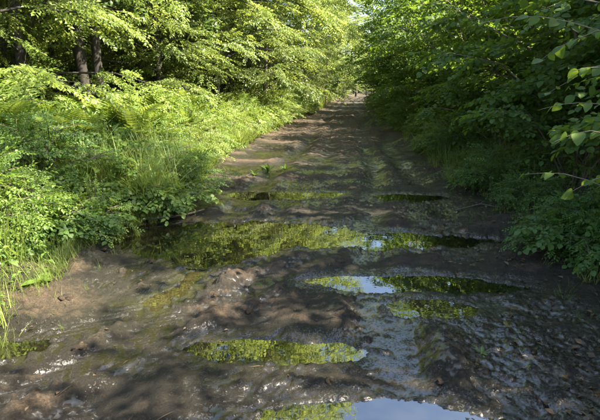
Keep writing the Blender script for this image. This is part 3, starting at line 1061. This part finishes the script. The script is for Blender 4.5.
# ------------------------------------------------------------------ low brambles on the left bank
B_A = make_bush('bramble', 601, 16, 0.85, 0.75, 7, 5, BEECH, 0.52, 'herb', t0=0.1, bark='twig')
B_B = make_bush('bramble', 602, 14, 0.7, 0.8, 6, 5, HAZEL, 0.66, 'herb', t0=0.1, bark='twig')
br = [(12, 236, 0.85, 'leafy bramble at the left photo edge, above the near grass corner'), (50, 226, 0.75, 'bramble mound just above the grassy near left corner'),
      (92, 216, 0.7, 'bramble mound hanging over the left end of the widest puddle'), (140, 198, 0.85, 'bramble mound behind the dark fallen branch by the widest puddle'),
      (30, 205, 1.15, None), (80, 195, 1.05, None), (165, 186, 0.85, 'bramble at the grass edge left of the thin yellow green puddle'), (120, 180, 1.1, None), (-30, 235, 1.0, None), (-20, 200, 1.1, None),
      (185, 176, 0.8, 'small bramble where the tall grass meets the mud'), (45, 182, 1.2, None), (150, 168, 1.0, None), (90, 170, 1.2, None), (5, 178, 1.2, None)]
for i, (px, py, sc, lab) in enumerate(br):
    p = G(px, py, 0.2)
    o = place((B_A, B_B)[i % 2], p.x, p.y, rnd.uniform(0, 6.28), sc, lab or 'leafy bramble mound in the thick of the left bank below the ferns', 'brambles on the near left bank', ('herb', 'nettle', 'herb')[i % 3], 'bush', first=i < 2)
for i in range(30):
    y = 9.0 + 0.75 * i + rnd.uniform(-.3, .3)
    x = float(left_edge(y)) - rnd.uniform(0.5, 1.0) - 0.9 * (i % 2)
    place((B_A, B_B)[i % 2], x, y, rnd.uniform(0, 6.28), rnd.uniform(1.1, 1.5) + 0.012 * i, 'tall sunlit weed mound among the grass of the left verge', 'sunlit weed mounds along the left verge', ('grass', 'fern', 'herb')[i % 3], 'bush')
for i in range(26):
    y = 12.0 + 1.5 * i + rnd.uniform(-.4, .4)
    x = float(right_edge(y)) + rnd.uniform(0.4, 0.8) + 0.8 * (i % 2)
    place((B_A, B_B)[i % 2], x, y, rnd.uniform(0, 6.28), rnd.uniform(1.0, 1.4) + 0.02 * i, 'weed mound under the far hazels along the right verge', 'weed mounds along the right verge', ('grass', 'nettle', 'herb')[i % 3], 'bush')
for i in range(12):
    y = rnd.uniform(4.0, 13)
    x = float(right_edge(y)) + rnd.uniform(0.35, 0.9)
    place((B_A, B_B)[i % 2], x, y, rnd.uniform(0, 6.28), rnd.uniform(0.6, 0.95), 'low shaded bramble at the foot of the right hazels', 'brambles under the right hazels', 'nettle', 'bush')

# ------------------------------------------------------------------ nettles and herbs
def herb_arrays(seed, H, leaf, pairs, w=0.85, lean=0.08):
    r = np.random.RandomState(seed)
    stem, lv = MB(), MB()
    ts = np.linspace(0, 1, 6)
    a = r.uniform(0, 6.28)
    c = np.stack([lean * H * ts ** 2 * math.cos(a), lean * H * ts ** 2 * math.sin(a), H * ts - 0.04], 1)
    tube(stem, c, np.linspace(0.004, 0.0016, 6), 4, 0.4)
    P, D, S, T = [], [], [], []
    for i in range(pairs):
        t = 0.12 + 0.87 * i / (pairs - 1)
        p, _ = poly_at(c, t)
        for s in (0, math.pi):
            b = i * math.pi / 2 + s + r.uniform(-.3, .3)
            P.append(p); D.append((math.cos(b), math.sin(b), r.uniform(-0.45, 0.1) + 0.5 * max(0, t - 0.8)))
            S.append((1.15 - 0.75 * t) * r.uniform(.8, 1.1) * w); T.append(r.uniform(0.3, 0.7) + 0.2 * t)
    instance(lv, leaf[0], leaf[1], np.zeros(len(leaf[0])), frames(np.array(D), np.tile([0.05, 0.02, 1.0], (len(P), 1))), np.array(S), np.array(P), np.array(T))
    return stem, lv


NP = []
for i in range(5):
    st, lv = herb_arrays(300 + i, 0.6 + 0.07 * i, leaf_hi(0.10, 0.055, 0.2, 0.25, ((0, .05), (.2, .45), (.5, .4), (.8, .2), (1, 0))), 9)
    NP.append((st.mesh('stem', MAT['herb'], True), lv.mesh('foliage', MAT['nettle'], False), (st, lv)))


def nettle(x, y, sc, label, group, lean=0.12, name='nettle_plant'):
    e = empty(name, (x, y, float(bank(x, y)) - 0.02), rnd.uniform(0, 6.28), sc)
    e.rotation_euler = (rnd.uniform(-lean, lean), rnd.uniform(-lean, lean), rnd.uniform(0, 6.28))
    tag(e, label, 'plant', group)
    k = rnd.randrange(5)
    for nm, me in (('stem', NP[k][0]), ('foliage', NP[k][1])):
        o = bpy.data.objects.new(nm, me); col.objects.link(o); o.parent = e


for i in range(120):
    y = rnd.uniform(2.6, 8.0)
    x = float(left_edge(y)) - 0.12 - 2.4 * rnd.random() ** 1.2
    nettle(x, y, rnd.uniform(0.7, 1.2), 'upright nettle in the near left verge beside the muddy track', 'nettles on the near left verge')
for i in range(70):
    y = rnd.uniform(4.2, 12.0)
    x = float(right_edge(y)) + 0.05 + 1.2 * rnd.random()
    nettle(x, y, rnd.uniform(0.5, 1.0), 'shaded nettle under the hazels on the right verge', 'nettles on the right verge')


def ground_cover(name, mat, spots, temps, sc, label, cat, seed, tint=(0.0, 0.1), lean=0.18):
    """many small plants nobody could count: one object"""
    r = np.random.RandomState(seed)
    mb = MB()
    X, Y = spots
    Z = bank(X, Y) - 0.02
    m = len(X)
    a = r.uniform(0, 6.28, m)
    up = norm(np.stack([r.normal(0, lean, m), r.normal(0, lean, m), np.ones(m)], 1))
    fwd = np.stack([np.cos(a), np.sin(a), np.zeros(m)], 1)
    s = norm(np.cross(fwd, up)); fw = np.cross(up, s)
    Rm = np.stack([s, fw, up], -1)
    S = r.uniform(sc[0], sc[1], m)
    T = r.normal(tint[0], tint[1], m)
    P = np.stack([X, Y, Z], 1)
    w = r.randint(0, len(temps), m)
    for k, (tv, tf, tt) in enumerate(temps):
        q = w == k
        if q.any():
            instance(mb, tv, tf, tt, Rm[q], S[q], P[q], T[q])
    o = mb.build(name, MAT[mat], None, False)
    tag(o, label, cat, None, 'stuff')
    return o


def join(st, lv):
    m = MB(); m.add(*st.arrays()); m.add(*lv.arrays()); return m.arrays()


HERB = []
for i in range(6):
    HERB.append(join(*herb_arrays(400 + i, 0.42 + 0.08 * i, leaf_lo(0.085, 0.05, 0.2, 0.2), 7, 0.95, 0.22)))


def tuft(seed, n, H, W, spread, curl=0.6):
    r = np.random.RandomState(seed)
    mb = MB()
    for i in range(n):
        a = r.uniform(0, 6.28); h = H * r.uniform(0.5, 1.1); o = spread * r.uniform(0.1, 1.0)
        d = np.array([math.cos(a), math.sin(a), 0]); sd = np.array([-d[1], d[0], 0])
        b = np.array([r.normal(0, .03), r.normal(0, .03), 0])
        V, F = [], []
        w0 = W * r.uniform(.7, 1.2)
        for j, t in enumerate((0, .35, .7, 1.0)):
            p = b + d * o * t ** 1.8 + np.array([0, 0, h * (t - curl * 0.45 * o / max(h, .01) * t ** 3)])
            w = w0 * (1 - t * 0.95)
            V += [p - sd * w / 2, p + sd * w / 2]
        for j in range(3):
            k = j * 2
            F += [(k, k + 1, k + 3), (k, k + 3, k + 2)]
        mb.add(V, F, r.uniform(0.2, 0.8))
    return mb.arrays()


TUFT = [tuft(500 + i, 26, 0.60, 0.012, 0.42) for i in range(5)]
TUFT_S = [tuft(520 + i, 16, 0.24, 0.006, 0.18) for i in range(4)]


def left_spots(n, y0, y1, d0, d1, seed, pw=1.0, ypw=1.6):
    r = np.random.RandomState(seed)
    Y = y0 + (y1 - y0) * r.rand(n) ** ypw
    X = left_edge(Y) - d0 - (d1 - d0) * r.rand(n) ** pw
    return X, Y


def right_spots(n, y0, y1, d0, d1, seed, pw=1.0, ypw=1.6):
    r = np.random.RandomState(seed)
    Y = y0 + (y1 - y0) * r.rand(n) ** ypw
    X = right_edge(Y) + d0 + (d1 - d0) * r.rand(n) ** pw
    return X, Y


ground_cover('undergrowth', 'herb', left_spots(1300, 2.2, 14, 0.02, 3.4, 1), HERB, (0.55, 1.15), 'dense leafy undergrowth carpeting the left bank', 'undergrowth', 1)
ground_cover('undergrowth', 'herb', left_spots(1100, 12, 60, 0.0, 3.2, 2), HERB, (0.9, 1.6), 'leafy undergrowth on the distant left verge', 'undergrowth', 2)
ground_cover('undergrowth', 'nettle', right_spots(1100, 2.5, 14, 0.0, 2.2, 3), HERB, (0.45, 0.95), 'shaded low undergrowth beneath the hazels on the right', 'undergrowth', 3)
ground_cover('undergrowth', 'herb', right_spots(800, 11, 60, -0.1, 2.0, 4), HERB, (0.7, 1.3), 'leafy undergrowth on the distant right verge', 'undergrowth', 4)
ground_cover('grass', 'grass', left_spots(520, 5.5, 22, -0.05, 1.5, 5, 1.3), TUFT, (0.9, 1.7), 'tall bright grass along the left verge of the track', 'grass', 5)
ground_cover('grass', 'grass', left_spots(380, 18, 60, -0.1, 2.0, 6), TUFT, (1.1, 2.0), 'sunlit grass on the distant left verge', 'grass', 6)
ground_cover('grass', 'grass', left_spots(650, 2.0, 7, -0.10, 1.0, 7, 1.4, 1.0), TUFT_S, (0.6, 1.5), 'short grass at the near left edge of the mud', 'grass', 7)
ground_cover('grass', 'grass', right_spots(330, 8, 34, -0.15, 1.3, 8), TUFT, (0.5, 1.0), 'grass along the far right verge of the track', 'grass', 8)
ground_cover('grass', 'grass', right_spots(260, 3.5, 12, 0.0, 0.8, 9), TUFT_S, (0.5, 1.1), 'short shaded grass at the foot of the right hazels', 'grass', 9)
ground_cover('grass', 'grass', left_spots(170, 3.0, 9, 0.3, 2.6, 10, 1.0, 1.0), TUFT, (0.8, 1.25), 'grass blades poking through the brambles of the near left bank', 'grass', 10)
ground_cover('grass', 'grass', left_spots(160, 2.4, 16, -0.5, 0.1, 11, 0.6, 1.2), TUFT_S, (0.35, 0.8), 'sparse trodden grass straying from the left verge onto the mud', 'grass', 11, lean=0.5)
ground_cover('grass', 'nettle', right_spots(160, 3.0, 16, -0.45, 0.1, 12, 0.6, 1.2), TUFT_S, (0.3, 0.8), 'sparse trodden grass straying from the right verge onto the mud', 'grass', 12, lean=0.5)
# litter under the right-hand bushes and along the mud
r = np.random.RandomState(31)
m = 550
Y = 1.6 + 10 * r.rand(m) ** 1.4
X = right_edge(Y) + 0.25 - 1.3 * r.rand(m) ** 1.8
hh = road_height(X.copy(), Y.copy())[0]
mb = MB()
lv_, lf_ = leaf_lo(0.05, 0.032, 0.35, -0.15)
a = r.uniform(0, 6.28, m)
Rm = frames(np.stack([np.cos(a), np.sin(a), r.normal(0, .15, m)], 1), np.stack([r.normal(0, .3, m), r.normal(0, .3, m), np.ones(m)], 1))
instance(mb, lv_, lf_, np.zeros(len(lv_)), Rm, r.uniform(.5, 1.2, m), np.stack([X, Y, hh + 0.006], 1), r.uniform(0, 1, m))
tag(mb.build('leaf_litter', MAT['litter'], None, False), 'dead brown leaves scattered along the right side of the mud', 'litter', None, 'stuff')


m = 700
Y = 1.7 + 12 * r.rand(m) ** 1.5
X = left_edge(Y) + (right_edge(Y) - left_edge(Y)) * r.rand(m)
hh = road_height(X.copy(), Y.copy())[0]
k = hh > -0.02
X, Y, hh = X[k], Y[k], hh[k]
m = len(X)
mb = MB()
a = r.uniform(0, 6.28, m)
Rm = frames(np.stack([np.cos(a), np.sin(a), r.normal(0, .15, m)], 1), np.stack([r.normal(0, .3, m), r.normal(0, .3, m), np.ones(m)], 1))
tw_v, tw_f = leaf_lo(0.11, 0.006, 0.3, 0.05)
q = r.rand(m) < 0.45
instance(mb, lv_, lf_, np.zeros(len(lv_)), Rm[q], r.uniform(.3, .9, q.sum()), np.stack([X, Y, hh + 0.005], 1)[q], r.uniform(0, 1, q.sum()))
instance(mb, tw_v, tw_f, np.zeros(len(tw_v)), Rm[~q], r.uniform(.4, 1.3, (~q).sum()), np.stack([X, Y, hh + 0.006], 1)[~q], r.uniform(0, 0.6, (~q).sum()))
tag(mb.build('leaf_litter', MAT['litter'], None, False), 'scraps of twig and dead leaf trodden into the mud all over the track', 'litter', None, 'stuff')


# ------------------------------------------------------------------ small single things
def surf(px, py):
    p = G(px, py, 0.0)
    for _ in range(2):
        h = road_height(np.array([p.x]), np.array([p.y]))[0]
        p = G(px, py, float(h[0]))
    return p


def stick(pix, r0, label, mat='twig', lift=0.02, side=(), name='fallen_branch'):
    pts = [np.array(surf(*p)) + np.array([0, 0, lift + 0.012 * math.sin(i * 2.1)]) for i, p in enumerate(pix)]
    o = pts[0].copy()
    e = empty(name, o)
    tag(e, label, 'stick')
    mb = MB()
    tube(mb, np.array(pts) - o, np.linspace(r0, r0 * 0.45, len(pts)), 7)
    mb.build('stem', MAT[mat], e)
    for i, d, L in side:
        mb = MB()
        q = pts[i] - o
        tube(mb, np.array([q, q + np.array(d) * L * 0.5 + np.array([0, 0, .01]), q + np.array(d) * L]), [r0 * 0.5, r0 * 0.35, r0 * 0.15], 5)
        mb.build('twig', MAT[mat], e)
    return e


stick([(110, 228), (128, 223), (150, 220), (172, 219), (192, 216), (204, 211)], 0.022, 'dark fallen branch lying along the left shore of the widest puddle', lift=0.03, side=[(2, (0.3, 0.5, 0.25), 0.2), (3, (0.5, -0.5, 0.12), 0.18)])
stick([(205, 161), (220, 154), (232, 148)], 0.007, 'pale dry stalk leaning out of the tall grass over the track', 'straw', 0.22, name='dry_stalk')
stick([(455, 212), (480, 206), (505, 209)], 0.012, 'thin dead twig on the mud below the right verge', side=[(1, (0.5, 0.4, 0.2), 0.15)])

# weeds on the track itself
def weed(px, py, n, L, label, mat='herb', name='seedling', W=0.4, tilt=(15, 50)):
    p = surf(px, py)
    e = empty(name, p)
    tag(e, label, 'plant')
    v, f = leaf_hi(L, L * W, 0.2, 0.35, ((0, .06), (.25, .4), (.55, .5), (.8, .32), (1, 0)))
    me = mesh_from('leaf', v, f, np.full(len(v), 0.7), MAT[mat], False)
    for i in range(n):
        o = bpy.data.objects.new('leaf', me); col.objects.link(o); o.parent = e
        s = rnd.uniform(0.7, 1.15); o.scale = (s, s, s)
        o.rotation_euler = (R(rnd.uniform(*tilt)), 0, i * 6.28 / n + rnd.uniform(-.3, .3))


weed(482, 353, 5, 0.055, 'tiny bright seedling alone on the dark mud at the right', 'nettle')
weed(81, 240, 5, 0.16, 'broad leaved plant at the left end of the widest puddle', 'herb', 'broadleaf_plant', 0.75)
weed(40, 282, 5, 0.13, 'broad leaved plant at the grassy corner of the near left verge', 'herb', 'broadleaf_plant', 0.7)
weed(268, 172, 12, 0.22, 'low leafy weed clump growing out of the mud beside the left verge', 'nettle', 'weed_clump', 0.3, (35, 75))
weed(285, 170, 10, 0.18, 'small weed clump on the dark mud ridge, nearer the middle of the track', 'nettle', 'weed_clump', 0.3, (35, 75))
weed(255, 176, 9, 0.15, 'smallest weed clump, beside the pale mud of the left verge', 'nettle', 'weed_clump', 0.25, (35, 75))

# loose clods of mud
rs = np.random.RandomState(8)
CL = []
for i in range(4):
    me = bpy.data.meshes.new('mud_clod')
    import bmesh
    bm = bmesh.new()
    bmesh.ops.create_icosphere(bm, subdivisions=3, radius=1)
    co = np.array([v.co for v in bm.verts])
    k = 1 + 0.8 * fbm(co[:, 0] + i * 3 + co[:, 2], co[:, 1] - i, 1.1, 3) + 0.35 * fbm(co[:, 0] * 3 + i, co[:, 2] * 3 + co[:, 1] * 2, 1.5, 2)
    for v, kk in zip(bm.verts, k):
        v.co = v.co * float(kk)
        v.co.z *= 0.55
    bm.to_mesh(me); bm.free()
    for p in me.polygons: p.use_smooth = True
    at_ = me.attributes.new('wet', 'FLOAT', 'POINT'); at_.data.foreach_set('value', np.full(len(me.vertices), 0.4, np.float32))
    me.materials.append(MAT['mud'])
    CL.append(me)
clods = [(66, 298, .06, 'mud clod beside the grassy near left corner'), (80, 348, .07, 'largest mud clod, right of the bright green edge puddle'), (150, 262, .06, 'mud clod below the left end of the widest puddle'),
         (122, 272, .07, 'rough mud clod left of the slanting rut puddle'), (104, 250, .05, 'mud clod at the left shore of the widest puddle'), (215, 296, .045, 'mud clod right of the slanting rut puddle'),
         (330, 380, .04, 'mud clod between the two lowest puddles'), (250, 312, .05, 'mud clod in the middle of the track above the oval sky puddle'), (440, 382, .035, 'mud clod below the tiny bright seedling'),
         (340, 262, .05, 'mud clod between the widest puddle and the narrow dark puddle'), (400, 218, .06, 'mud clod on the ridge beyond the widest puddle')]
for i, (px, py, s, lab) in enumerate(clods):
    p = surf(px, py)
    o = bpy.data.objects.new('mud_clod', CL[i % 4])
    s *= 0.62
    o.location = p + Vector((0, 0, s * 0.1))
    o.scale = (s * rs.uniform(.8, 1.3), s * rs.uniform(.8, 1.3), s)
    o.rotation_euler = (rs.uniform(-.3, .3), rs.uniform(-.3, .3), rs.uniform(0, 6))
    col.objects.link(o)
    tag(o, lab, 'mud clod', 'loose mud clods on the track')
